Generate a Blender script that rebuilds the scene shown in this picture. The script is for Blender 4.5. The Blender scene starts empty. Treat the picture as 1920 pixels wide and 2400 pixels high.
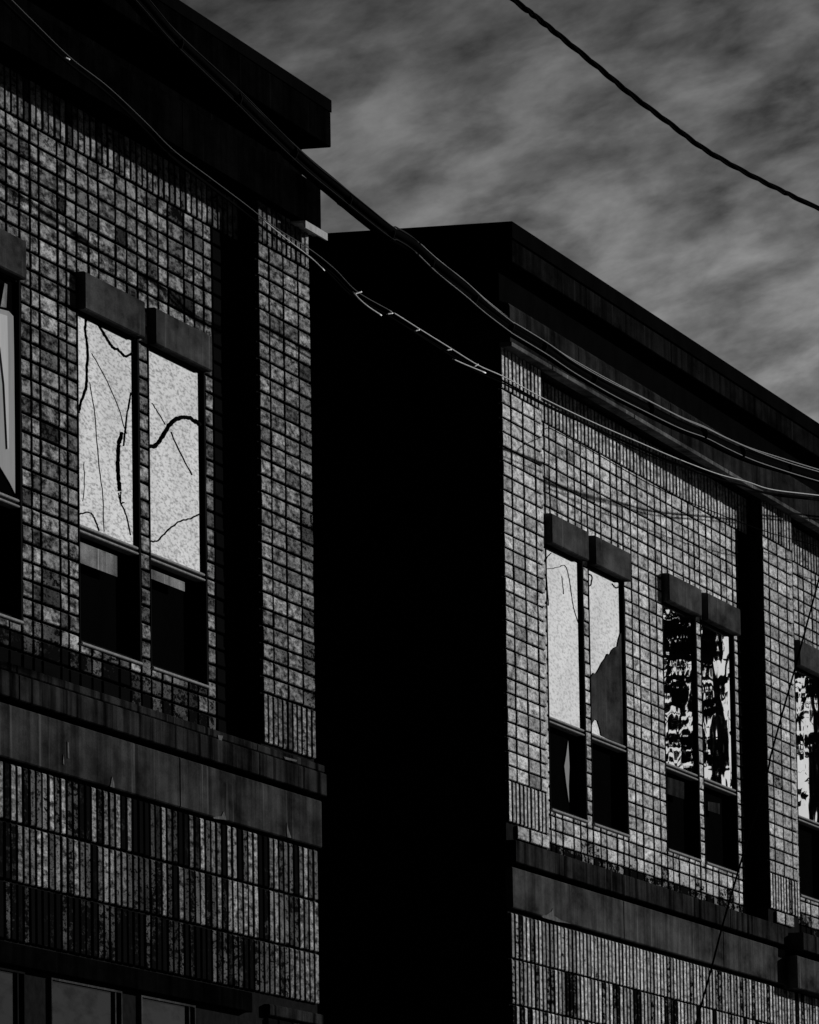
import bpy, math, random
from mathutils import Vector, Matrix, Quaternion
random.seed(11)
R = math.radians
scene = bpy.context.scene
col = scene.collection

# ------------------------------------------------------------------ camera frame
CAM = Vector((0.0, -8.77, 1.6))
FPX = 16088.84                      # focal length in pixels of the 1920 x 2400 photo
yaw, pit, rol = R(15.472609), R(7.835301), R(0.887865)
fw = Vector((math.cos(pit)*math.cos(yaw), math.cos(pit)*math.sin(yaw), math.sin(pit)))
rt = Vector((math.sin(yaw), -math.cos(yaw), 0)); dn = fw.cross(rt)
rt2 = rt*math.cos(rol) + dn*math.sin(rol); dn2 = dn*math.cos(rol) - rt*math.sin(rol)
def at(p, y):                        # photo point -> place on the upright plane at street offset y
    d = rt2*((p[0]-960)/FPX) + dn2*((p[1]-1200)/FPX) + fw
    return CAM + d*((y-CAM.y)/d.y)
def c1(x, y): return (x*.5565, y*.5565)
def c2(x, y): return (x*.4638, 600+y*.4638)
def r1(x, y): return (1120+x*.4638, 480+y*.4638)
def r2(x, y): return (1120+x*.4638, 1100+y*.4638)
def r3(x, y): return (1120+x*.4638, 1700+y*.4638)
def m4(x, y): return (600+x*.4174, 300+y*.4174)
def hh(x, y): return (x*.371, 500+y*.371)

cam = bpy.data.cameras.new('camera'); camo = bpy.data.objects.new('camera', cam); col.objects.link(camo)
camo.matrix_world = Matrix(((rt2.x, -dn2.x, -fw.x, CAM.x), (rt2.y, -dn2.y, -fw.y, CAM.y),
                            (rt2.z, -dn2.z, -fw.z, CAM.z), (0, 0, 0, 1)))
cam.sensor_fit = 'VERTICAL'; cam.sensor_height = 36.0; cam.lens = FPX/2400*36
cam.clip_start = .1; cam.clip_end = 4000
scene.camera = camo

# ------------------------------------------------------------------ materials
def newmat(name):
    m = bpy.data.materials.new(name); m.use_nodes = True
    nt = m.node_tree; b = nt.nodes['Principled BSDF']
    return m, nt, b
def N(nt, t, **kw):
    n = nt.nodes.new(t)
    for k, v in kw.items(): setattr(n, k, v)
    return n
def g(v): return (v, v, v, 1)
def ramp(nt, src, stops):
    r = N(nt, 'ShaderNodeValToRGB'); e = r.color_ramp.elements
    while len(e) < len(stops): e.new(.5)
    for q, (p, v) in zip(e, stops): q.position = p; q.color = g(v)
    nt.links.new(src, r.inputs[0]); return r.outputs[0]
def math_(nt, op, a, b=None, c=None):
    n = N(nt, 'ShaderNodeMath', operation=op)
    for i, v in enumerate((a, b, c)):
        if v is None: continue
        if isinstance(v, (int, float)): n.inputs[i].default_value = v
        else: nt.links.new(v, n.inputs[i])
    return n.outputs[0]
def noise(nt, scale, detail=4, rough=.55, stretch=None):
    tc = N(nt, 'ShaderNodeTexCoord'); n = N(nt, 'ShaderNodeTexNoise')
    n.inputs['Scale'].default_value = scale; n.inputs['Detail'].default_value = detail
    n.inputs['Roughness'].default_value = rough
    if stretch:
        mp = N(nt, 'ShaderNodeMapping'); mp.inputs['Scale'].default_value = stretch
        nt.links.new(tc.outputs['Object'], mp.inputs[0]); nt.links.new(mp.outputs[0], n.inputs['Vector'])
    else: nt.links.new(tc.outputs['Object'], n.inputs['Vector'])
    return n.outputs['Fac']
def bump(nt, b, h, strength, dist):
    n = N(nt, 'ShaderNodeBump'); n.inputs['Strength'].default_value = strength; n.inputs['Distance'].default_value = dist
    nt.links.new(h, n.inputs['Height']); nt.links.new(n.outputs[0], b.inputs['Normal'])

def simple(name, v, rough=.8, var=.35, scale=9., spec=.2, stretch=None, metal=0., b_=0.):
    m, nt, b = newmat(name)
    f = noise(nt, scale, 5, .65, stretch)
    c = ramp(nt, f, [(.3, v*(1-var)), (.7, v*(1+var))])
    nt.links.new(c, b.inputs['Base Color']); b.inputs['Roughness'].default_value = rough
    b.inputs['Specular IOR Level'].default_value = spec*.0; b.inputs['Metallic'].default_value = metal
    if b_: bump(nt, b, noise(nt, scale*8, 4), b_, .004)
    return m

def brick_mat(name, lo, hi, mott):
    """fired brick: each brick its own tone, blotchy faces, and soot for weathering and painted pier shadow"""
    m, nt, b = newmat(name)
    at_ = N(nt, 'ShaderNodeAttribute', attribute_name='tone'); so = N(nt, 'ShaderNodeAttribute', attribute_name='soot')
    base = math_(nt, 'MULTIPLY_ADD', at_.outputs['Fac'], hi-lo, lo)
    n1 = noise(nt, 38, 5, .68, (.34, 1, 1)); n2 = noise(nt, 150, 4, .7, (.4, 1, .6)); n3 = noise(nt, 8, 4, .6, (.5, 1, 1))
    mo = ramp(nt, n1, mott)
    m2 = ramp(nt, n2, [(.3, .5), (.6, 1.15)])
    v = math_(nt, 'MULTIPLY', math_(nt, 'MULTIPLY', base, mo), m2)
    k = math_(nt, 'ADD', so.outputs['Fac'], math_(nt, 'MULTIPLY_ADD', n1, 2.2, -1.1))
    k = math_(nt, 'ADD', k, math_(nt, 'MULTIPLY_ADD', n3, .9, -.45))
    k = math_(nt, 'ADD', k, math_(nt, 'MULTIPLY_ADD', n2, .8, -.4))
    sm = ramp(nt, k, [(.38, 0.), (.66, 1.)])
    inv = math_(nt, 'SUBTRACT', 1., sm)
    fin = math_(nt, 'ADD', math_(nt, 'MULTIPLY', v, inv), math_(nt, 'MULTIPLY', sm, .005))
    cc = N(nt, 'ShaderNodeCombineColor')
    for i in range(3): nt.links.new(fin, cc.inputs[i])
    nt.links.new(cc.outputs[0], b.inputs['Base Color']); b.inputs['Roughness'].default_value = .9
    b.inputs['Specular IOR Level'].default_value = 0.
    bump(nt, b, n2, .35, .003)
    return m

def concrete(name, v, streak=.5):
    m, nt, b = newmat(name)
    a = noise(nt, 4, 6, .68, (.45, 1, 1)); s = noise(nt, 12, 4, .6, (1, 1, .09)); f = noise(nt, 160, 3, .7)
    c = math_(nt, 'MULTIPLY', ramp(nt, a, [(.34, v*.28), (.64, v*1.45)]), ramp(nt, s, [(.35, 1-streak), (.6, 1.1)]))
    c = math_(nt, 'MULTIPLY', c, ramp(nt, f, [(.3, .7), (.7, 1.25)]))
    run = ramp(nt, noise(nt, 22, 3, .5, (1, 1, .05)), [(.63, 0), (.72, 1)])
    c = math_(nt, 'ADD', c, math_(nt, 'MULTIPLY', run, v*.9))
    cc = N(nt, 'ShaderNodeCombineColor')
    for i in range(3): nt.links.new(c, cc.inputs[i])
    nt.links.new(cc.outputs[0], b.inputs['Base Color']); b.inputs['Roughness'].default_value = .9
    b.inputs['Specular IOR Level'].default_value = 0.
    bump(nt, b, f, .3, .003)
    return m

def pane_mat(name, lo, hi, scale=60, bumpk=.05):
    """old mirror-film glass, blotched with grime"""
    m, nt, b = newmat(name)
    f = noise(nt, scale, 4, .6, (.3, 1, 1)); big = noise(nt, 3.2, 3, .5)
    c = math_(nt, 'MULTIPLY', ramp(nt, f, [(.34, lo), (.54, hi)]), ramp(nt, big, [(.3, .84), (.65, 1.04)]))
    cc = N(nt, 'ShaderNodeCombineColor')
    for i in range(3): nt.links.new(c, cc.inputs[i])
    nt.links.new(cc.outputs[0], b.inputs['Base Color'])
    b.inputs['Metallic'].default_value = 1.; b.inputs['Roughness'].default_value = .006
    bump(nt, b, noise(nt, 2.3, 2, .4), bumpk, .05)
    return m

BRICK_L = brick_mat('sooty_brick', .07, .40, [(.38, .07), (.49, .60), (.61, 1.5)])
BRICK_R = brick_mat('pale_brick', .26, .80, [(.33, .14), (.46, .68), (.60, 1.26)])
MORTAR = simple('raked_mortar', .012, .95, .3, 30, .0)
SIDE = simple('shade_black_side_wall', .012, .95, .3, 6, .0)  # near black stands in for the shade on the unlit side walls
CORN_L = concrete('black_painted_cornice', .0022, .5)
CORN_R = concrete('weathered_cornice', .021, .6)
CORN_F = concrete('dark_weathered_fascia', .008, .6)
CAP = simple('black_roof_metal', .003, .7, .3, 4, .05)
DRIP = simple('light_drip_metal', .42, .6, .2, 20, .2)
LEDGE_L = concrete('dirty_concrete_ledge', .043, .55)
LEDGE_R = concrete('grey_concrete_ledge', .056, .4)
MOULD = concrete('sooty_concrete_moulding', .026, .9)
LINTEL = concrete('grey_concrete_lintel', .056, .2)
FRAME = simple('black_window_frame', .010, .7, .3, 10, .05)
RAIL = simple('grey_metal_rail', .26, .5, .3, 40, .2)
PANE_A = pane_mat('clouded_glass', .30, .92, 90, .012)
PANE_B = pane_mat('hazy_glass', .45, .92, 75, .012)
PANE_C = pane_mat('wavy_clear_glass', .9, .95, 30, .012)
PANE_D = pane_mat('dim_ground_floor_glass', .002, .022, 14, .05)
PANE_D.node_tree.nodes['Principled BSDF'].inputs['Metallic'].default_value = 0.; PANE_D.node_tree.nodes['Principled BSDF'].inputs['Specular IOR Level'].default_value = .008
VOID = simple('unlit_room_black', .0018, .8, .2, 4, .0)
CURT = simple('pale_curtain', .34, .9, .25, 3, .05, (1, 1, .2))
PAPER = concrete('grey_board', .22, .4)
REFL_DARK = concrete('dark_reflection', .05, .3)
WIRE2 = simple('dull_wire', .13, .6, .2, 30, .0)
PALE = simple('white_curtain', .55, .9, .15, 3, .05, (1, 1, .2))
WIRE3 = simple('grey_wire', .30, .6, .2, 30, .0)
DRIP2 = concrete('dull_drip_metal', .11, .4)
WIRE4 = simple('shaded_wire', .03, .6, .2, 30, .0)
WORN = simple('pale_worn_concrete', .11, .95, .5, 40, .0)
STROKE = simple('black_stroke', .004, .9, .2, 20, .0)
CABLE = simple('black_cable_rubber', .004, .75, .2, 30, .08)
WIRE = simple('pale_wire', .60, .5, .2, 30, .4)

# ------------------------------------------------------------------ mesh helper
class MB:
    def __init__(s): s.v = []; s.f = []; s.mi = []; s.t = []; s.so = []; s.sm = []
    def face(s, idx, mi=0, t=.5, so=0., sm=False): s.f.append(idx); s.mi.append(mi); s.t.append(t); s.so.append(so); s.sm.append(sm)
    def box(s, x0, x1, y0, y1, z0, z1, mi=0, bev=0.):
        b = len(s.v)
        if bev <= 0:
            s.v += [(x, y, z) for x in (x0, x1) for y in (y0, y1) for z in (z0, z1)]
            for f in ((0, 1, 3, 2), (4, 6, 7, 5), (0, 4, 5, 1), (2, 3, 7, 6), (0, 2, 6, 4), (1, 5, 7, 3)):
                s.face([b+i for i in f], mi)
            return
        s.v += [(x0, y0+bev, z0), (x1, y0+bev, z0), (x1, y0+bev, z1), (x0, y0+bev, z1),
                (x0+bev, y0, z0+bev), (x1-bev, y0, z0+bev), (x1-bev, y0, z1-bev), (x0+bev, y0, z1-bev),
                (x0, y1, z0), (x1, y1, z0), (x1, y1, z1), (x0, y1, z1)]
        for f in ((4, 5, 6, 7), (0, 1, 5, 4), (1, 2, 6, 5), (2, 3, 7, 6), (3, 0, 4, 7),
                  (8, 9, 1, 0), (9, 10, 2, 1), (10, 11, 3, 2), (11, 8, 0, 3), (11, 10, 9, 8)):
            s.face([b+i for i in f], mi)
    def brick(s, x0, x1, y, z0, z1, t, so, mi=0):
        j = lambda k: random.uniform(-k, k)
        b = len(s.v); e = .0035; yt = y + j(.0015)
        q = [(x0+j(.0025), z0+j(.0008)), (x1+j(.0025), z0+j(.0008)), (x1+j(.0025), z1+j(.0008)), (x0+j(.0025), z1+j(.0008))]
        cx, cz = (x0+x1)/2, (z0+z1)/2
        s.v += [(a, yt+e, c) for a, c in q]
        s.v += [(a+(e if a < cx else -e), yt+j(.0006), c+(e if c < cz else -e)) for a, c in q]
        s.v += [(a, y+.03, c) for a, c in q]
        for k, f in enumerate(((4, 5, 6, 7), (0, 1, 5, 4), (1, 2, 6, 5), (2, 3, 7, 6), (3, 0, 4, 7),
                  (8, 9, 1, 0), (9, 10, 2, 1), (10, 11, 3, 2), (11, 8, 0, 3))):
            s.face([b+i for i in f], mi if k < 5 else 1, t, so)      # sides take the dark mortar colour to deepen joint shade
    def tube(s, pts, r, seg=8, mi=0):
        pts = [Vector(p) for p in pts]; n = len(pts); b = len(s.v)
        rr = r if callable(r) else (lambda k: r)
        for i, p in enumerate(pts):
            d = (pts[min(i+1, n-1)] - pts[max(i-1, 0)]).normalized()
            up = Vector((0, 0, 1)) if abs(d.z) < .9 else Vector((0, 1, 0))
            a = d.cross(up).normalized(); c = a.cross(d)
            for k in range(seg):
                th = 2*math.pi*k/seg
                s.v.append(tuple(p + (a*math.cos(th) + c*math.sin(th))*rr(i/(n-1))))
        for i in range(n-1):
            for k in range(seg):
                k2 = (k+1) % seg
                s.face([b+i*seg+k, b+i*seg+k2, b+(i+1)*seg+k2, b+(i+1)*seg+k], mi, sm=True)
        s.face([b+k for k in range(seg)][::-1], mi); s.face([b+(n-1)*seg+k for k in range(seg)], mi)
    def poly(s, xz, y0, y1, mi=0):
        b = len(s.v); n = len(xz)
        s.v += [(x, y0, z) for x, z in xz] + [(x, y1, z) for x, z in xz]
        s.face([b+i for i in range(n)], mi); s.face([b+n+i for i in range(n)][::-1], mi)
        for i in range(n): s.face([b+i, b+n+i, b+n+(i+1) % n, b+(i+1) % n], mi)
    def build(s, name, mats, parent=None):
        me = bpy.data.meshes.new(name); me.from_pydata(s.v, [], s.f)
        mats = mats if isinstance(mats, (list, tuple)) else [mats]
        for m in mats: me.materials.append(m)
        me.polygons.foreach_set('material_index', s.mi); me.polygons.foreach_set('use_smooth', s.sm)
        a = me.attributes.new('tone', 'FLOAT', 'FACE'); a.data.foreach_set('value', s.t)
        a = me.attributes.new('soot', 'FLOAT', 'FACE'); a.data.foreach_set('value', s.so)  # soot also carries the painted pier shadows
        me.update()
        o = bpy.data.objects.new(name, me); col.objects.link(o)
        if parent: o.parent = parent
        return o
def tag(o, label, cat, group=None):
    o['label'] = label; o['category'] = cat
    if group: o['group'] = group
    return o
def empty(name, loc=(0, 0, 0), parent=None):
    o = bpy.data.objects.new(name, None); o.location = loc; col.objects.link(o); o.empty_display_size = .2
    if parent: o.parent = parent
    return o
def run_on(pts, d=14.0, far=True):              # carry a cable on past both ends
    a = Vector(pts[0]); b = Vector(pts[-1])
    u = (a-Vector(pts[2])).normalized(); v = (b-Vector(pts[-3])).normalized()
    return [a+u*d*k for k in (1, .66, .33)] + list(pts) + [b+Vector((x, 0, z)) for x, z in ((2.5, .35), (5, 1.3), (8, 3.2), (12, 6.5)) if far]   # rising again to the next pole
def smooth(pts, n=8):                # Catmull-Rom through the points
    P = [Vector(p) for p in pts]; P = [P[0]*2-P[1]] + P + [P[-1]*2-P[-2]]; out = []
    for i in range(1, len(P)-2):
        for k in range(n):
            t = k/n; a, b, c, d = P[i-1:i+3]
            out.append(.5*((2*b) + (c-a)*t + (2*a-5*b+4*c-d)*t*t + (3*b-a-3*c+d)*t**3))
    out.append(P[-2]); return out

# ------------------------------------------------------------------ brickwork
J = .012; JV = .025
def extend(cols, lo=None, hi=None):
    pat = [.15, .15, .15, .15, .238]; c = list(cols); k = 0
    if lo is not None:
        while c[0] > lo: c.insert(0, c[0]-pat[k % 5]); k += 1
    k = 0
    if hi is not None:
        while c[-1] < hi-.03: c.append(min(c[-1]+pat[k % 5], hi)); k += 1
    return c
def courses(mb, cols, y, z_lo, z_hi, rows, openings, soot_shadef, tonef):
    p = (z_hi-z_lo)/rows
    for i in range(len(cols)-1):
        a, b = cols[i]+JV/2, cols[i+1]-JV/2; cx = (a+b)/2
        if b-a < .02: continue
        for k in range(rows):
            z0, z1 = z_lo+p*k+J/2, z_lo+p*(k+1)-J/2
            for (u0, u1, w0, w1) in openings:
                if u0 < cx < u1:
                    if z0 >= w0 and z1 <= w1: z1 = z0
                    elif z0 < w1 < z1: z0 = w1+.003
                    elif z0 < w0 < z1: z1 = w0-.003
            if z1-z0 < .018: continue
            mb.brick(a, b, y, z0, z1, tonef(cx, (z0+z1)/2), soot_shadef(cx, (z0+z1)/2))
def soldiers(mb, u0, u1, y, z0, z1, soot_shadef, tonef, openings=(), pitch=.079):
    n = max(1, round((u1-u0)/pitch)); w = (u1-u0)/n
    for i in range(n):
        a, b = u0+w*i+JV/2, u0+w*(i+1)-JV/2; cx = (a+b)/2
        if any(o[0] < cx < o[1] and o[2] < (z0+z1)/2 < o[3] for o in openings): continue
        mb.brick(a, b, y, z0+J/2, z1-J/2, tonef(cx, (z0+z1)/2), soot_shadef(cx, (z0+z1)/2))
def backing(mb, u0, u1, z0, z1, y, openings, mi):
    us = sorted({u0, u1, *[max(u0, min(u1, o[0])) for o in openings], *[max(u0, min(u1, o[1])) for o in openings]})
    zs = sorted({z0, z1, *[max(z0, min(z1, o[2])) for o in openings], *[max(z0, min(z1, o[3])) for o in openings]})
    for i in range(len(us)-1):
        for k in range(len(zs)-1):
            cu, cz = (us[i]+us[i+1])/2, (zs[k]+zs[k+1])/2
            if any(o[0] < cu < o[1] and o[2] < cz < o[3] for o in openings): continue
            mb.box(us[i], us[i+1], y, y+.16, zs[k], zs[k+1], mi)

PY = .09                              # the window bays stand this far behind the piers
def rnd_tone(lo=.0, hi=1.): return lambda u, z: min(1, max(0, random.gauss((lo+hi)/2, (hi-lo)/3.3)))

YPN = .103
def window(parent, name_pane, u0, u1, z0, z1, zr, pane, label=None, lower=VOID):
    w = empty('window', (0, 0, 0), parent)
    if label: w['label'] = label
    f = MB(); t = .016; yb = .0885
    f.box(u0-.002, u0+.007, yb, .15, z0-.004, z1+.004); f.box(u1-t, u1+.004, yb, .15, z0-.004, z1+.004)
    f.box(u0+.007, u1-t, yb+.004, .15, z1-.008, z1+.004); f.box(u0+.007, u1-t, yb+.02, .15, z0, z0+t)
    f.build('frame', FRAME, w)
    p = MB(); p.box(u0+.007, u1-t, YPN, YPN+.008, zr, z1-.008); p.build('pane', pane, w)
    q = MB(); q.box(u0+t, u1-t, .140, .148, z0+t, zr-.04); q.build('unlit_room_sheet', lower, w)  # matt black sheet stands in for the unlit room
    r = MB(); r.box(u0+.007, u1-t, .091, .138, zr-.012, zr, bev=.003); r.box(u0+.007, u1-t, .097, .138, zr-.024, zr-.012, 1)
    r.box(u0+.007, u1-t, .090, .138, zr-.034, zr-.024, bev=.003); r.build('meeting_rail', [RAIL, FRAME], w)
    s = MB(); s.box(u0+.004, u1-.004, .080, .112, z0-.012, z0, bev=.003); s.build('sill', RAIL, w)
    return w
def strokes(w, lines, y=.102):
    for conv, pts, px in lines:
        mb = MB(); P = smooth([at(conv(*p), y) for p in pts], 6)
        rad = px/2/575.
        P = [q + Vector((random.uniform(-1, 1)*.004, 0, random.uniform(-1, 1)*.0022)) for q in P]
        mb.tube(P, lambda t: rad*random.uniform(.72, 1.2), 7)
        mb.build('pane_stroke', STROKE, w)  # black tube laid along the pane surface

def building(name, label, ua, ub, bays, piers, zs, zp, brick, corn, led, cap, ydep, left):
    root = tag(empty(name, ((ua+ub)/2, 3.2, 0)), label, 'building')
    inv = Vector((-(ua+ub)/2, -3.2, 0))
    return root, inv

# ================================================================== LEFT BUILDING
def fin(root):                        # keep children where they were modelled
    for o in root.children: o.location = o.location - root.location
LB = tag(empty('brick_building', (22.5, 3, 0)), 'darker sooty brick building with black eaves and a pair of black-lined, clouded windows', 'building', 'brick buildings')
UA, UB = 14.0, 30.03
ZS, ZP = 7.037, 4.994                 # soldier-course foot, pier tile foot
lw = [(26.86, 27.69, 4.967, 6.362), (27.83, 28.647, 4.967, 6.362), (25.29, 26.12, 4.967, 6.362), (24.32, 25.15, 4.967, 6.362)]
lcols = [25.957, 26.12, 26.256, 26.37, 26.61, 26.72, 26.86, 27.02, 27.156, 27.388, 27.54, 27.69, 27.83, 27.985, 28.125, 28.357, 28.502, 28.647, 28.775]
lcols = extend(lcols, 15.2, 29.19)
def soot_shade_lp(u, z):
    s = -.05 + random.uniform(-.28, .2)
    if random.random() < .2: s += .36
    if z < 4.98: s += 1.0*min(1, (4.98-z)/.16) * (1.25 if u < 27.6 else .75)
    if z > 6.85 and u > 28.2: s += .15
    if u > 28.1 and z > 6.4: s += .12
    if u > 28.78: s = 1.2  # pier's cast shadow painted black on these columns
    return s
def soot_pier(u0, u1):
    def f(u, z):
        s = -.12 + random.uniform(-.25, .22)
        if u > u1-.2: s += .4
        return s
    return f
def soot_lower(u, z):
    s = random.choice([-.3, -.2, -.1, .0, .15, .3, .45, .6, .75, .9])
    if z < 3.88 and u < 29.15: s = random.uniform(.55, .95) if u < 28.3 else random.uniform(.4, .8)
    if z < 3.88 and u >= 29.15: s -= .1
    if z > 4.12 and 26.6 < u < 28.0: s += .12
    if z > 4.12 and 28.4 < u < 28.95: s += .3
    return s
m = MB()
courses(m, lcols, PY, ZP-.0757*4, ZS, 31, lw, soot_shade_lp, rnd_tone(.12, .95))
soldiers(m, 15.2, 29.19, PY, ZS, ZS+.225, lambda u, z: .0+random.uniform(-.2, .5), rnd_tone(.1, .9))
courses(m, [29.19, 29.363, 29.586, 29.822, 30.025], 0., ZP, ZS, 27, [], soot_pier(29.19, 30.03), rnd_tone(.2, 1.))
soldiers(m, 29.19, 30.025, 0., ZS, ZS+.225, lambda u, z: .05+random.uniform(-.2, .4), rnd_tone(.1, .9))
soldiers(m, 29.19, 30.025, 0., ZP-.23, ZP, lambda u, z: -.1+random.uniform(-.25, .2), rnd_tone(.2, 1.))
for (a, b) in ((4.116, 4.352), (3.879, 4.116), (3.643, 3.879)):
    soldiers(m, 15.2, 30.025, 0., a, b, soot_lower, rnd_tone(.0, 1.1))
gw = [(26.19, 27.11, 1.2, 3.53), (27.37, 28.13, 1.2, 3.53), (24.95, 25.86, 1.2, 3.53)]
courses(m, extend([29.19, 29.363, 29.586, 29.822, 30.025]), 0., 1.2, 3.545, 31, [], lambda u, z: .75+random.uniform(-.2, .3), rnd_tone(.2, 1.))
backing(m, UA, 29.19, 4.60, 7.30, PY+.0145, lw, 1)
backing(m, 29.19, UB, 4.60, 7.30, .0145, [], 1)
backing(m, UA, UB, 3.62, 4.36, .0145, [], 1)
backing(m, UA, UB, .0, 3.62, .0145, gw, 1)
m.build('brick_wall', [BRICK_L, MORTAR], LB)
m = MB()                              # the mass behind the street wall
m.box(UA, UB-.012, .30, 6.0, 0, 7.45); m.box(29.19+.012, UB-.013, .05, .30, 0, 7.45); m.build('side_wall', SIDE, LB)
m = MB(); m.box(UA, UB, -.108, .06, 7.61, 7.775, bev=.004); m.build('fascia', CORN_L, LB)
m = MB(); m.box(UA-.0, UB+.004, -.112, 6.1, 7.775, 7.832); m.build('roof', CAP, LB)
m = MB(); m.box(UA, UB, .034, .3, 7.44, 7.61); m.build('frieze', CORN_L, LB)
m = MB(); m.v += []                   # cornice band with a weathered (sloping) top
prof = [(.30, 7.222), (-.054, 7.222), (-.054, 7.424), (.034, 7.488), (.30, 7.488)]
def extrude(mb, prof, u0, u1, mi=0):
    b = len(mb.v); n = len(prof)
    mb.v += [(u0, y, z) for y, z in prof] + [(u1, y, z) for y, z in prof]
    mb.face([b+i for i in range(n)], mi); mb.face([b+n+i for i in range(n)][::-1], mi)
    for i in range(n): mb.face([b+i, b+n+i, b+n+(i+1) % n, b+(i+1) % n][::-1], mi)
us = [UA, 21.3, 24.6, 27.9, UB]
for i in range(len(us)-1): extrude(m, prof, us[i]+.006, us[i+1]-(.006 if i < len(us)-2 else 0))
m.build('cornice_band', CORN_L, LB)
m = MB(); m.box(UB-.30, UB+.06, -.068, -.058, 7.184, 7.2185); m.box(UB-.30, UB+.06, -.058, .005, 7.2085, 7.2185); m.build('drip_flashing', DRIP, LB)
m = MB()
for (u0, u1) in ((UA, 24.9), (24.91, 27.885), (27.895, UB+.02)):
    m.box(u0, u1, -.014, .20, 4.362, 4.578, bev=.005)
m.build('ledge_band', LEDGE_L, LB)
m = MB()
for (u0, u1) in ((UA, 25.7), (25.71, 29.0), (29.006, UB+.035)):
    m.box(u0, u1, -.036, .20, 4.60, 4.702, bev=.004); m.box(u0, u1, -.026, .20, 4.708, 4.742, bev=.004)
m.build('ledge_moulding', MOULD, LB)
for (u0, u1) in ((26.868, 27.69), (27.838, 28.66), (25.30, 26.11), (24.33, 25.14)):
    m = MB(); m.box(u0, u1, .056, PY+.01, 6.364, 6.524, bev=.006); m.build('lintel', LINTEL, LB)
m = MB(); m.box(25.0-5, 28.9, -.02, .02, 3.545, 3.632, bev=.004); m.build('lintel', CORN_L, LB)
m = MB(); m.box(29.19, UB+.01, -.012, .02, 3.55, 3.60, bev=.004); m.build('ledge_moulding', MOULD, LB)
def worn(root, y, shapes):
    for pts in shapes:
        m = MB(); q = [at(p, y) for p in pts]; m.poly([(p.x, p.z) for p in q], y-.002, y+.004)
        m.build('worn_patch', WORN, root)
c3 = lambda x, y: (x*.4638, 1300+y*.4638)
worn(LB, -.0148, [[c3(340, 945), c3(346, 950), c3(349, 1030), c3(341, 1028)], [c3(320, 1010), c3(324, 1062), c3(317, 1058)],
                  [c3(566, 1122), c3(575, 1150), c3(577, 1178), c3(556, 1172)], [c3(1075, 1325), c3(1118, 1322), c3(1130, 1296), c3(1142, 1340), c3(1080, 1334)],
                  [c3(1448, 1355), c3(1456, 1385), c3(1470, 1432), c3(1452, 1428), c3(1449, 1400)]])
worn(LB, -.0268, [[c3(1100, 912), c3(1125, 915), c3(1118, 945), c3(1104, 936)], [c3(1432, 1020), c3(1500, 1038), c3(1496, 1047), c3(1440, 1034)]])
zr = 5.462
w1 = window(LB, 'a', *lw[0], zr, PANE_A, 'clouded window crossed by a long black line and a torn black strip')
strokes(w1, [(c2, [(437, 315), (432, 370), (445, 470), (440, 560), (437, 660), (410, 740), (398, 795)], 6),
            (c2, [(497, 345), (530, 400), (570, 460), (600, 475), (635, 508), (668, 490)], 6),
            (c2, [(664, 690), (645, 790), (632, 900), (625, 960)], 4), (c2, [(615, 895), (600, 970), (597, 1060), (600, 1130), (607, 1190)], 10),
            (c2, [(612, 1190), (612, 1245), (628, 1245)], 3), (c2, [(600, 1200), (612, 1250), (640, 1310), (662, 1410)], 3.2),
            (c2, [(396, 1310), (430, 1297), (460, 1300), (480, 1330), (502, 1388)], 3.5),
            (c2, [(465, 490), (520, 590), (590, 740), (640, 900)], 1.7), (c2, [(455, 640), (480, 800), (500, 1050), (520, 1200), (527, 1390)], 1.7),  # fine wire reflections drawn as thin black tubes
            (c2, [(425, 1040), (428, 1150), (420, 1240)], 1.2)])
w2 = window(LB, 'a', *lw[1], zr, PANE_A, 'clouded window crossed by a thick black S-shaped line')
strokes(w2, [(c2, [(748, 962), (790, 955), (830, 900), (870, 840), (920, 815), (960, 820), (1008, 848)], 11),
            (c2, [(752, 1443), (800, 1437), (850, 1385), (910, 1340), (960, 1328), (1010, 1306)], 4),
            (c2, [(770, 745), (800, 790), (835, 850)], 2.2), (c2, [(865, 890), (910, 990), (970, 1105)], 3)])  # this row: reflected wires drawn as black tubes
w0 = window(LB, 'a', *lw[2], zr, VOID, 'dark window with a pale curtain edge')
q = [at(hh(*p), .0995) for p in ((-160, 590), (0, 604), (55, 618), (84, 650), (88, 900), (92, 1300), (95, 1770), (60, 1700), (0, 1600), (-160, 1400))]
m = MB(); m.poly([(p.x, p.z) for p in q], .0985, .1015); m.build('curtain', CURT, w0)
q = [at(hh(*p), .096) for p in ((-40, 640), (0, 634), (44, 648), (50, 900), (54, 1485), (46, 1490), (26, 1080), (0, 850), (-40, 780))]
m = MB(); m.poly([(p.x, p.z) for p in q], .094, .097); m.build('curtain_fold', PALE, w0)
q = [at(hh(*p), .096) for p in ((28, 440), (44, 450), (38, 596), (2, 590))]
m = MB(); m.poly([(p.x, p.z) for p in q], .094, .097); m.build('curtain_fold', PAPER, w0)
window(LB, 'a', *lw[3], zr, PANE_A)
m = MB(); m.box(26.885, 27.40, .100, .106, 5.302, 5.39); m.build('board', PAPER, w1)
m = MB(); m.box(27.85, 28.352, .100, .106, 5.351, 5.392); m.build('board', PAPER, w2)
for (u0, u1, z0, z1) in gw:
    w = empty('window', (0, 0, 0), LB)
    f = MB()
    for (a, b) in ((u0, u0+.012), (u1-.012, u1)): f.box(a, b, .002, .07, z0, z1)
    f.box(u0+.012, u1-.012, .002, .07, z1-.008, z1); f.box(u1-.09, u1-.075, .004, .07, z0, z1-.008)
    f.build('frame', LINTEL if u0 > 26 else FRAME, w)
    p = MB(); p.box(u0+.012, u1-.012, .014, .02, z0, z1-.008); p.build('pane', PANE_D, w)
fin(LB)

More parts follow.
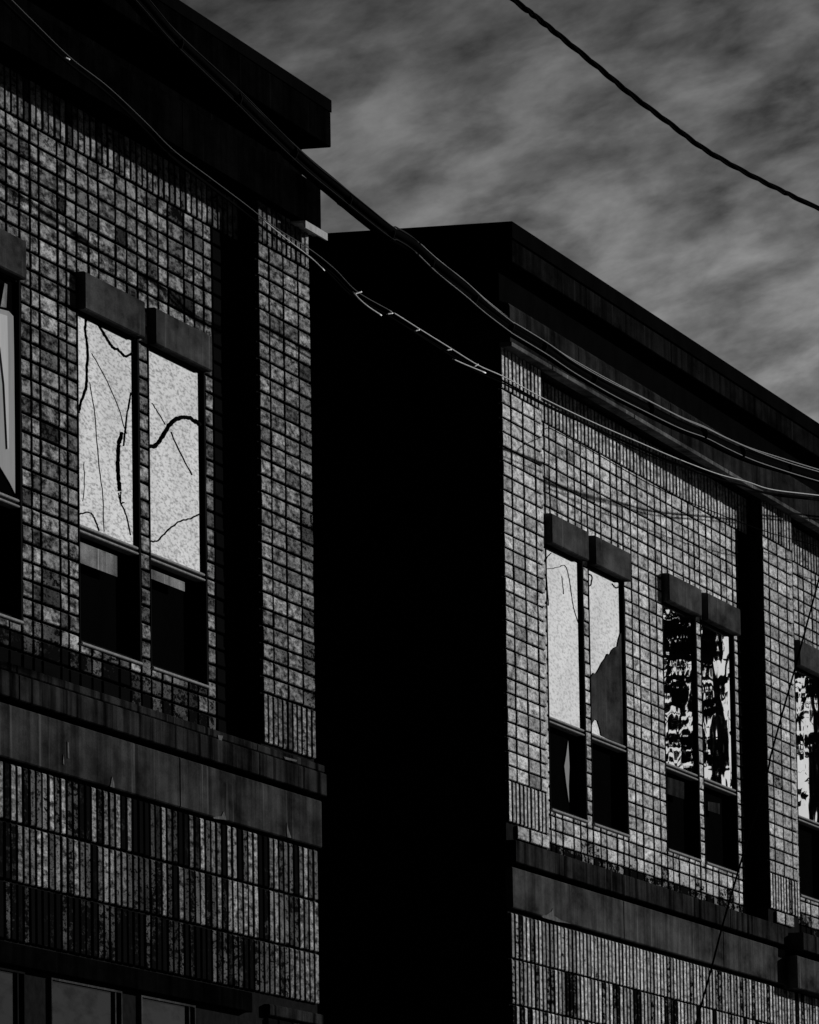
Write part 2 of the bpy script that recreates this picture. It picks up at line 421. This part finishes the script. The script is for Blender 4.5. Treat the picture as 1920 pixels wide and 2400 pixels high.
# ================================================================== RIGHT BUILDING
J, JV = .0095, .031
RB = tag(empty('brick_building', (40, 3, 0)), 'paler brick building beyond the black gap, with two window pairs reflecting sky and trees', 'building', 'brick buildings')
UA, UB = 33.47, 47.0
ZS, ZP = 6.994, 4.988
rw = [(34.685, 35.47, 4.95, 6.345), (35.60, 36.40, 4.95, 6.345), (37.31, 38.125, 4.95, 6.345), (38.25, 39.10, 4.95, 6.345),
      (40.765, 41.56, 4.95, 6.345), (41.70, 42.5, 4.95, 6.345), (43.4, 44.2, 4.95, 6.345), (44.34, 45.14, 4.95, 6.345)]
rcols = [34.31, 34.49, 34.685, 34.788, 34.94, 35.176, 35.326, 35.47, 35.60, 35.768, 35.901, 36.135, 36.283, 36.40, 36.582, 36.747, 36.988, 37.16,
         37.31, 37.446, 37.59, 37.837, 37.985, 38.125, 38.25, 38.428, 38.579, 38.797, 38.945, 39.10, 39.21, 39.36, 39.53]
p2 = [40.36, 40.50, 40.62, 40.765, 40.92, 41.07, 41.31, 41.43, 41.56, 41.70]
def soot_shade_rp(u, z):
    s = -.22 + random.uniform(-.24, .14)
    if random.random() < .08: s += .25
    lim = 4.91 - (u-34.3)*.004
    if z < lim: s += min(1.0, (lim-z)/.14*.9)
    if u > 40.3: s += .22
    if 39.2 < u < 39.6: s = 1.2  # second pier's shadow put into the brick colour
    return s
def soot_p2(u, z):
    s = -.05+random.uniform(-.25, .2)
    if 39.68 < u < 39.9 and z < 5.7: s += .4
    return s
def soot_rl(u, z):
    s = random.choice([-.5, -.4, -.3, -.2, -.05, .1, .3, .5, .7])
    if 34.1 < u < 35.8 and z > 4.1: s -= .3
    if u > 37.5: s += .14
    if z < 4.1: s += .08
    return s
PI1 = [33.475, 33.66, 33.90, 34.143, 34.31]; PI2 = [39.53, 39.69, 39.93, 40.18, 40.36]
m = MB(); p = (ZS-ZP)/27
courses(m, rcols, PY, ZP-p*4, ZS, 31, rw, soot_shade_rp, rnd_tone(.3, 1.))
courses(m, extend(p2, None, UB), PY, ZP-p*4, ZS, 31, rw, soot_shade_rp, rnd_tone(.1, .7))
soldiers(m, 34.31, 39.53, PY, ZS, ZS+.225, lambda u, z: -.2+random.uniform(-.15, .3), rnd_tone(.3, 1.))
soldiers(m, 40.36, UB, PY, ZS, ZS+.225, lambda u, z: .1+random.uniform(-.2, .35), rnd_tone(.1, .8))
courses(m, PI1, 0., ZP, ZS, 27, [], lambda u, z: -.2+random.uniform(-.25, .18)+(.12 if u < 33.6 else 0), rnd_tone(.3, 1.))
courses(m, PI2, 0., ZP, ZS, 27, [], soot_p2, rnd_tone(.15, .8))
soldiers(m, 33.475, 34.31, 0., ZS, ZS+.225, lambda u, z: -.15+random.uniform(-.2, .3), rnd_tone(.3, 1.))
soldiers(m, 39.53, 40.36, 0., ZS, ZS+.225, lambda u, z: .1+random.uniform(-.2, .35), rnd_tone(.1, .8))
soldiers(m, 33.475, 34.31, 0., ZP-.215, ZP, lambda u, z: -.3+random.uniform(-.15, .1), rnd_tone(.3, .9))
soldiers(m, 39.53, 40.36, 0., ZP-.215, ZP, lambda u, z: random.choice([-.3, -.1, .5]), rnd_tone(.3, .9))
courses(m, [33.64, 33.90, 34.143, 34.31], .0, ZP-.29, ZP-.215, 1, [], lambda u, z: -.1, rnd_tone(.2, .8))
courses(m, [39.69, 39.93, 40.18], .0, ZP-.29, ZP-.215, 1, [], lambda u, z: -.1, rnd_tone(.2, .8))
for (a, b) in ((4.085, 4.318), (3.853, 4.085), (3.62, 3.853), (3.387, 3.62)):
    soldiers(m, 33.48, UB, 0., a, b, soot_rl, rnd_tone(.0, 1.), pitch=.0785)
courses(m, extend([33.48, 33.66], None, UB), 0., 1.2, 3.387, 29, [], lambda u, z: .1+random.uniform(-.2, .3), rnd_tone(.2, 1.))
backing(m, 34.31, 39.53, 4.58, 7.26, PY+.0145, rw, 1); backing(m, 40.36, UB, 4.58, 7.26, PY+.0145, rw, 1)
backing(m, 33.473, 34.31, 4.58, 7.26, .0145, [], 1); backing(m, 39.53, 40.36, 4.58, 7.26, .0145, [], 1)
backing(m, 33.473, UB, 0, 4.34, .0145, [], 1)
m.build('brick_wall', [BRICK_R, MORTAR], RB)
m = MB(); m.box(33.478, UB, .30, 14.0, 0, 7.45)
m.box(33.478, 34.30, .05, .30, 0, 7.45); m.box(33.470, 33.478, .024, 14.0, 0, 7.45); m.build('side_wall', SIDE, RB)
m = MB()
us = [33.445, 35.0, 36.95, 39.05, 41.0, 43.0, 45.0, UB]
for i in range(len(us)-1): m.box(us[i]+(.004 if i else 0), us[i+1]-.004, -.076, .10, 7.637, 7.758, bev=.004)
m.box(33.447, 33.47, .10, 14.0, 7.637, 7.758); m.build('fascia', CORN_F, RB)
m = MB(); m.box(33.42, UB, -.086, 14.1, 7.758, 7.842); m.build('roof', CAP, RB)
m = MB(); m.box(33.46, UB, .0, 14.0, 7.40, 7.637); m.build('frieze', CAP, RB)
m = MB()
prof = [(.30, 7.228), (-.054, 7.228), (-.054, 7.414), (-.046, 7.428), (.0, 7.442), (.30, 7.442)]
us = [33.465, 34.9, 37.0, 39.1, 41.2, 43.3, 45.2, UB]
for i in range(len(us)-1): extrude(m, prof, us[i]+(.005 if i else 0), us[i+1]-.005)
m.build('cornice_band', CORN_R, RB)
m = MB()
for (a, b) in ((33.47, 34.30), (34.32, 36.1), (36.12, 38.4), (38.42, 40.9), (40.92, UB)):
    m.box(a, b, -.060, .004, 7.206, 7.2285, bev=.002)
m.build('drip_flashing', DRIP2, RB)
m = MB()
for (u0, u1) in ((33.475, 35.82), (35.83, 38.20), (38.21, 39.845)): m.box(u0, u1, -.014, .20, 4.337, 4.545, bev=.005)
for (u0, u1) in ((39.845, 42.4), (42.41, 44.8), (44.81, UB)): m.box(u0, u1, -.085, .20, 4.318, 4.512, bev=.005)
m.build('ledge_band', LEDGE_R, RB)
m = MB()
for (u0, u1) in ((33.47, 35.88), (35.89, 38.3), (38.31, 39.83)): m.box(u0, u1, -.036, .20, 4.568, 4.680, bev=.004)
for (u0, u1) in ((39.94, 42.4), (42.41, UB)): m.box(u0, u1, -.105, .20, 4.55, 4.655, bev=.004)
m.build('ledge_moulding', [MOULD], RB)
for (u0, u1) in ((34.67, 35.465), (35.615, 36.415), (37.32, 38.12), (38.275, 39.12), (40.75, 41.55), (41.7, 42.5), (43.4, 44.2), (44.34, 45.14)):
    m = MB(); m.box(u0, u1, .050, PY+.01, 6.347, 6.505, bev=.006); m.build('lintel', LINTEL, RB)
worn(RB, -.0148, [[r3(320, 962), r3(345, 958), r3(372, 940), r3(378, 925), r3(384, 962), r3(420, 985), r3(470, 1003), r3(400, 992), r3(330, 972)]])
zr = 5.437
labs = ['hazy window reflecting bare sky', 'window with a dark jagged reflection across its lower half', 'window full of broken leaf reflections', 'window reflecting a forked tree trunk', 'window reflecting dark tree trunks']
wins = []
for i, o in enumerate(rw):
    wins.append(window(RB, 'a', *o, zr, PANE_B if i < 2 else PANE_C, labs[i] if i < 5 else None))
strokes(wins[0], [(r2, [(345, 505), (400, 497), (440, 487), (460, 540), (475, 640), (485, 700), (508, 775)], 2.2),
                 (r2, [(340, 470), (355, 440), (372, 424)], 2.5), (r2, [(425, 540), (430, 580), (435, 630)], 2),
                 (r2, [(346, 520), (352, 600), (358, 690)], 3)])
strokes(wins[1], [(r2, [(552, 590), (570, 585), (578, 545), (565, 530)], 4), (r2, [(680, 580), (700, 600), (722, 585)], 4)])
q = [at(r2(*p), .136) for p in ((455, 1370), (462, 1500), (458, 1600), (460, 1685), (445, 1580), (436, 1500), (446, 1440))]
m = MB(); m.poly([(p.x, p.z) for p in q], .134, .138); m.build('curtain', CURT, wins[0])
q = [at(r2(*p), .104) for p in ((955, 1555), (1040, 1582), (1040, 1668), (955, 1640))]
m = MB(); m.poly([(p.x, p.z) for p in q], .100, .106); m.build('board', CORN_R, wins[2])
q = [at(r2(*p), .0995) for p in ((571, 1052), (578, 1040), (585, 1028), (590, 1034), (600, 1030), (612, 1010), (628, 978), (645, 955), (655, 932), (668, 938), (678, 915), (690, 902), (706, 895), (712, 860), (722, 828), (735, 815), (735, 1400), (725, 1392), (625, 1345), (618, 1310), (605, 1270), (592, 1262), (580, 1282), (571, 1310))]
m = MB(); m.poly([(p.x, p.z) for p in q], .0985, .1015); m.build('reflection_shape', REFL_DARK, wins[1])  # dark reflection built as a flat sheet on the pane
q = [at(r3(*p), .104) for p in ((1160, 385), (1220, 395), (1220, 450), (1160, 430))]
m = MB(); m.poly([(p.x, p.z) for p in q], .100, .106); m.build('board', CORN_R, wins[3])
fin(RB)

# ================================================================== CABLES
def line(name, pts, y, strands, label):
    """strands: (radius m, photo dx, dy, material index, twist)"""
    base = run_on(smooth([at(p, y) for p in pts], 10), far=False); base += [base[-1]+Vector((1.5, -y*.6, .1)), base[-1]+Vector((2.6, -y, .2))]
    mb = MB()
    for (r, dx, dz, mi, tw, tr) in strands:
        P = []
        for i, p in enumerate(base):
            a = i*tw + dx*9
            P.append(p + Vector((0, dx + tr*math.cos(a), dz + tr*math.sin(a))))
        if mi == 0:
            kk = int(len(P)*.5); mb.tube(P[:kk+1], r*.8, 8, 2); mb.tube(P[kk:], r*1.15, 8, 0)  # same wire in two tones: shade painted first, light painted beyond
        else: mb.tube(P, r, 8, mi)
    return base, mb
def ext(pts, k0=3.0, k1=3.0):         # run the cable on beyond the frame
    a, b = pts[0], pts[1]; c, d = pts[-1], pts[-2]
    return [(a[0]+(a[0]-b[0])*k0, a[1]+(a[1]-b[1])*k0)] + list(pts) + [(c[0]+(c[0]-d[0])*k1, c[1]+(c[1]-d[1])*k1)]
W1 = [c1(30, 0), c1(120, 90), c1(285, 250), c1(440, 370), c1(600, 520), c1(720, 640), c1(880, 760), c1(1020, 865), c1(1150, 965), c1(1300, 1060), c1(1400, 1140), c1(1495, 1235),
      m4(750, 1040), m4(905, 1137), m4(1080, 1245), m4(1235, 1340), m4(1390, 1410), r1(330, 990), r1(570, 1105), r1(800, 1205), r1(1000, 1290), r1(1200, 1365), r1(1350, 1405), r1(1480, 1445), r1(1725, 1475)]
base, mb = line('w', ext(W1, 2, 2), -.30, [(.0026, -.012, .006, 0, 0, 0), (.0052, .012, -.010, 1, .05, .006), (.0045, .0, -.019, 1, .07, .004)], '')
tails = [([m4(545, 920), m4(585, 965), m4(640, 1010), m4(705, 1052)], .003), ([m4(1105, 1297), m4(1180, 1330), m4(1290, 1375)], .003),
         ([m4(20, 500), m4(180, 630), m4(310, 730), m4(385, 800)], .0025), ([m4(555, 932), m4(575, 925), m4(592, 920)], .0035),
         ([m4(735, 1045), m4(768, 1040)], .003), ([m4(893, 1140), m4(918, 1133)], .003), ([m4(1070, 1248), m4(1096, 1244)], .003), ([m4(1225, 1340), m4(1247, 1328)], .003),
         ([c1(275, 242), c1(293, 250)], .003), ([c1(712, 635), c1(738, 642)], .003), ([c1(868, 757), c1(886, 762)], .003),
         ([r1(480, 1080), r1(700, 1190), r1(900, 1280), r1(1130, 1355)], .003), ([r1(1520, 1462), r1(1620, 1478), r1(1690, 1482)], .0035)]
for k, (pts, r) in enumerate(tails): mb.tube(smooth([at(p, -.32) for p in pts], 5), r, 6, 1 if 8 < k < 13 else 0)
tag(mb.build('service_cable', [WIRE, CABLE, WIRE2]), 'pale frayed service cable with short wire ties sagging across both brick walls', 'cable')
# heavy bundle
T2 = [c1(590, 20), c1(700, 145), c1(830, 268), c1(985, 415), c1(1100, 528), c1(1270, 688), c1(1400, 797), c1(1520, 897), c1(1622, 975), m4(850, 655), m4(990, 780), m4(1150, 905), m4(1260, 998), m4(1400, 1105),
      r1(160, 622), r1(330, 725), r1(460, 812), r1(640, 918), r1(800, 1003), r1(1000, 1105), r1(1130, 1158), r1(1240, 1215), r1(1360, 1268), r1(1500, 1312), r1(1725, 1375)]
sh = lambda a, b, k: tuple(p for p in a)
base = run_on(smooth([at(p, -2.2) for p in ext(T2, 2, 3)], 10), far=False)
mb = MB(); n = len(base)
rad = lambda t: .021 + .004*math.exp(-((t-.36)/.12)**2)
for k in range(5):
    off = [(-.011, .008), (.011, .007), (0, -.011), (-.006, -.004), (.008, -.006)][k]
    P = [p + Vector((0, off[0]*math.cos(i*.02+k)*1.1, off[1]*1.35)) for i, p in enumerate(base)]
    mb.tube(P, [.0165, .0165, .0165, .014, .014][k], 8, 1)
for dz, dy, r, tw in ((.028, -.014, .0026, .11), (.018, -.026, .0022, .17), (-.024, -.018, .0020, .09)):
    P = [p + Vector((0, dy, dz + .003*math.sin(i*tw) - (0 if i < n*.36 else .006*math.sin(i*.05)))) for i, p in enumerate(base)]
    kk = int(n*.40); mb.tube(P[:kk+1], r, 6, 2); mb.tube(P[kk:], r, 6, 0)  # each wire split, dim then bright, with its lighting put into the colour
for k in range(9, n-9, 17):           # ties round the bundle
    p = base[k]; d = (base[k+1]-base[k-1]).normalized()
    mb.tube([p-d*.007, p+d*.007], .0300, 10, 1)
tag(mb.build('cable_bundle', [WIRE3, CABLE, WIRE4]), 'thick black cable bundle with thin pale wires crossing the sky between roofs', 'cable')
# single twisted line against the sky
W3 = [(x*1.113, y*1.113) for x, y in ((1082, 0), (1130, 37), (1180, 77), (1260, 142), (1330, 200), (1410, 260), (1480, 312), (1560, 358), (1640, 399), (1725, 440))]
base = smooth(run_on([at(p, -4.0) for p in ext(W3, 4, 4)], 18), 40)
mb = MB()
for k in range(3):
    P = []
    for i, p in enumerate(base):
        a = i*.105 + k*2.0944
        P.append(p + Vector((0, .0052*math.cos(a), .0052*math.sin(a))))
    mb.tube(P, .0043, 7)
tag(mb.build('overhead_cable', CABLE), 'single black twisted cable slanting across the cloudy sky at upper right', 'cable')
# thin dark line, built as a tube, over the soldier course of the right wall
W4 = [m4(1350, 1385), r1(330, 1075), (1286, 1002), (1345, 1033), (1406, 1068), (1466, 1103), (1522, 1134), (1580, 1162), (1641, 1187), (1722, 1219), (1787, 1243), (1854, 1263), (1925, 1283)]
W4 = W4[2:]
mb = MB(); P4 = [at(p, -.16) for p in ext(W4, 0, 3)]; P4[0] = at(W4[0], .09); P4[-1] = P4[-1]+Vector((.5, 0, 0)); mb.tube(smooth(P4[:1]+P4[2:], 8), .0027, 6)
tag(mb.build('thin_line', CABLE), 'thin dark line running just under the upright brick course of the paler building', 'cable')
W5 = [r2(1760, 420), r2(1720, 570), r2(1610, 980), r2(1540, 1230), r2(1480, 1450), r3(1460, 250), r3(1330, 690), r3(1240, 1000), r3(1180, 1230), r3(1105, 1500)]
mb = MB(); mb.tube(smooth([at(p, -.9) for p in ext(W5, 5, 3)], 8), .0055, 8); 
tag(mb.build('guy_wire', CABLE), 'dark guy wire dropping steeply in front of the farthest pier at right', 'cable')

# ================================================================== ACROSS THE STREET (seen in the panes)
def mirror(p, Y=12.0):
    q = at(p, Y); return Vector((q.x, .25-q.y, q.z))
BARK = simple('bark', .03, .95, .3, 6, .0); LEAF = simple('leaf', .04, .8, .3, 3, .1); ROOFM = simple('slate_roof', .035, .9, .3, 2, .05); PLAST = simple('grey_render', .12, .9, .2, 2, .05)
def tree(x, y, h, r, limbs, label, crown_boxes, dens):
    t = tag(empty('tree', (x, y, 0)), label, 'tree', 'trees across the street')
    mb = MB(); mb.tube(smooth([(0, 0, 0), (.1, 0, h*.3), (-.05, .1, h*.62), (0, 0, h)], 6), lambda s: r*(1-.55*s), 9)
    for pts, r0, r1_ in limbs:
        mb.tube(smooth([(p[0]-x, p[1]-y, p[2]) for p in pts], 5), lambda s: r0+(r1_-r0)*s, 7)
    mb.build('trunk', BARK, t)
    mb = MB()
    for (cx, cy, cz, sx, sy, sz, n) in crown_boxes:
        cl = [(random.gauss(0, .42), random.gauss(0, .42), random.gauss(0, .42)) for _ in range(max(4, n//45))]
        for _ in range(int(n*dens)):
            c = random.choice(cl)
            p = Vector((cx-x+sx*(c[0]+random.gauss(0, .13)), cy-y+sy*(c[1]+random.gauss(0, .13)), cz+sz*(c[2]+random.gauss(0, .13))))
            if (p.x+x)*8.77/(8.98-p.y-y) < 36.72: continue
            a = Vector((random.gauss(0, 1), random.gauss(0, 1), random.gauss(0, 1))).normalized(); b = a.orthogonal().normalized()
            s = random.uniform(.05, .13); c2_ = a.cross(b)
            k = len(mb.v); mb.v += [tuple(p-b*s), tuple(p+c2_*s*.5), tuple(p+b*s), tuple(p-c2_*s*.5)]; mb.face([k, k+1, k+2, k+3])
    mb.build('crown', LEAF, t)
YB = -11.75
A = lambda *p: mirror(r2(*p))
tree(90.2, YB, 8.4, .26,
     [([(90.2, YB, 6), A(1190, 1700), A(1215, 1450), A(1185, 1150), A(1150, 900), A(1120, 700)], .10, .035),
      ([A(1215, 1500), A(1205, 1250), A(1235, 1000), A(1275, 900), A(1300, 700)], .05, .02),
      ([A(1215, 1480), A(1250, 1330), A(1270, 1250)], .012, .01), ([A(1150, 1440), A(1180, 1490), A(1215, 1470)], .015, .012), ([A(1225, 1420), A(1260, 1500), A(1290, 1600)], .013, .01),
      ([A(1200, 1100), A(1190, 1300), A(1180, 1500)], .045, .02)],
     'leafy forked tree across the street',
     [(88.6, YB, 11.9, 1.1, .6, 1.5, 1500), (88.6, YB, 12.5, 1.1, .6, 1.0, 1500), (88.9, YB, 10.9, 1.0, .8, .5, 500), (91.6, YB, 12.75, 1.2, 1., .5, 170), (91.3, YB, 10.65, 1.3, 1., .3, 110), (89, YB, 13.8, 2.5, 2.5, 2., 1500), (94.4, YB, 12.8, 1.4, 1.2, 2.4, 700)], .26)
tree(97.4, YB, 9.5, .26,
     [([(97.3, YB, 8), (97.25, YB, 10), (97.1, YB, 11.2), (97.15, YB, 12.2), (97.0, YB, 15)], .20, .16),
      ([(97.2, YB, 9.6), (97.45, YB, 10.8), (97.62, YB, 12), (97.5, YB, 14)], .05, .03), ([(97.0, YB, 10.4), (96.8, YB, 11.4), (96.4, YB, 13.4)], .03, .02)],
     'thick trunked tree across the street', [(97.2, YB, 12.4, 1.6, 1.2, 1.4, 2200), (97.4, YB, 13.8, 2.6, 2.4, 2.2, 1500), (97.3, YB, 10.9, 1.5, 1.2, .6, 220), (99.5, YB, 12., 1.8, 1.8, 2., 900)], .24)
# ================================================================== GROUND
def sheet(name, x0, x1, y0, y1, z, v, sc):
    m = MB(); m.v += [(x0, y0, z), (x1, y0, z), (x1, y1, z), (x0, y1, z)]; m.face([0, 1, 2, 3])
    o = m.build(name, simple(name+'_surface', v, .95, .3, sc, .05, b_=.2)); o['kind'] = 'structure'
sheet('ground', -1500, 2500, -2000, 2000, -.15, .04, .4)
sheet('road', -400, 900, -9.6, -2.6, -.12, .045, 2)
m = MB(); m.box(-400, 900, -2.6, .0, -.16, 0); o = m.build('pavement', simple('paving_surface', .07, .95, .3, 2, .05)); o['kind'] = 'structure'

# ================================================================== SKY AND SUN
SAZ, SEL = R(-16.5), R(11.0)
sd = Vector((math.cos(SEL)*math.cos(SAZ), math.cos(SEL)*math.sin(SAZ), math.sin(SEL)))
w = bpy.data.worlds.new('World'); scene.world = w; w.use_nodes = True
nt = w.node_tree; bg = nt.nodes['Background']
sky = N(nt, 'ShaderNodeTexSky', sky_type='NISHITA'); sky.sun_disc = False
sky.sun_elevation = SEL; sky.sun_rotation = math.atan2(sd.x, sd.y); sky.dust_density = 2.0
bw = N(nt, 'ShaderNodeRGBToBW'); nt.links.new(sky.outputs[0], bw.inputs[0])
tc = N(nt, 'ShaderNodeTexCoord')
def cloud(scale, stretch, rot, detail=6, dist=.6, loc=(0, 0, 0)):
    # turn the sky direction so the cloud streets lie along one axis, then stretch
    mr = N(nt, 'ShaderNodeMapping'); mr.inputs['Rotation'].default_value = (0, 0, -yaw); nt.links.new(tc.outputs['Generated'], mr.inputs[0])
    m2 = N(nt, 'ShaderNodeMapping'); m2.inputs['Rotation'].default_value = rot; nt.links.new(mr.outputs[0], m2.inputs[0])
    mp = N(nt, 'ShaderNodeMapping'); mp.inputs['Scale'].default_value = stretch; mp.inputs['Location'].default_value = loc
    nt.links.new(m2.outputs[0], mp.inputs[0])
    n = N(nt, 'ShaderNodeTexNoise'); n.inputs['Scale'].default_value = scale; n.inputs['Detail'].default_value = detail
    n.inputs['Roughness'].default_value = .56; n.inputs['Distortion'].default_value = dist
    nt.links.new(mp.outputs[0], n.inputs['Vector']); return n.outputs['Fac']
ca = cloud(60, (1, 1, 2.4), (R(16), 0, 0), 8, .12)
cb = cloud(20, (1, 1, 1.7), (R(17), 0, 0), 3, .0, (.4, .2, .1))
c = math_(nt, 'ADD', math_(nt, 'MULTIPLY', ca, .66), math_(nt, 'MULTIPLY', cb, .42))
cl = ramp(nt, c, [(.38, .10), (.545, .48), (.72, .98)])
# the thick cloud deck is torn open towards the low sun
dt = N(nt, 'ShaderNodeVectorMath', operation='DOT_PRODUCT'); nt.links.new(tc.outputs['Generated'], dt.inputs[0]); dt.inputs[1].default_value = sd
opn = N(nt, 'ShaderNodeMapRange', interpolation_type='SMOOTHSTEP'); nt.links.new(dt.outputs['Value'], opn.inputs['Value'])
opn.inputs['From Min'].default_value = .93; opn.inputs['From Max'].default_value = .972
opn.inputs['To Min'].default_value = 0.; opn.inputs['To Max'].default_value = 1.
sx = N(nt, 'ShaderNodeSeparateXYZ'); nt.links.new(tc.outputs['Generated'], sx.inputs[0])
thk = N(nt, 'ShaderNodeMapRange'); nt.links.new(sx.outputs[2], thk.inputs['Value'])      # deck thickens with height
thk.inputs['From Min'].default_value = .13; thk.inputs['From Max'].default_value = .215
thk.inputs['To Min'].default_value = .36; thk.inputs['To Max'].default_value = .165
deck = math_(nt, 'MULTIPLY', cl, thk.outputs[0])
mix = N(nt, 'ShaderNodeMix'); mix.data_type = 'FLOAT'
nt.links.new(opn.outputs[0], mix.inputs[0]); nt.links.new(deck, mix.inputs[2]); mix.inputs[3].default_value = .088
far = N(nt, 'ShaderNodeMapRange', interpolation_type='SMOOTHSTEP'); nt.links.new(dt.outputs['Value'], far.inputs['Value'])
far.inputs['From Min'].default_value = .55; far.inputs['From Max'].default_value = .80     # unseen sky dimmed away from the sun to cut its fill
far.inputs['To Min'].default_value = .03; far.inputs['To Max'].default_value = 1.
lum = math_(nt, 'MULTIPLY', math_(nt, 'MULTIPLY', bw.outputs[0], mix.outputs[0]), far.outputs[0])
cc = N(nt, 'ShaderNodeCombineColor')
for i in range(3): nt.links.new(lum, cc.inputs[i])
nt.links.new(cc.outputs[0], bg.inputs['Color']); bg.inputs['Strength'].default_value = .10

sun = bpy.data.lights.new('sun', 'SUN'); sun.energy = 5.0; sun.angle = R(.5); sun.color = (1, 1, 1)
so = bpy.data.objects.new('sun', sun); col.objects.link(so); so.rotation_euler = sd.to_track_quat('Z', 'Y').to_euler()

vs = scene.view_settings; vs.view_transform = 'Standard'; vs.look = 'None'; vs.gamma = 1; vs.exposure = .35
scene.cycles.max_bounces = 6
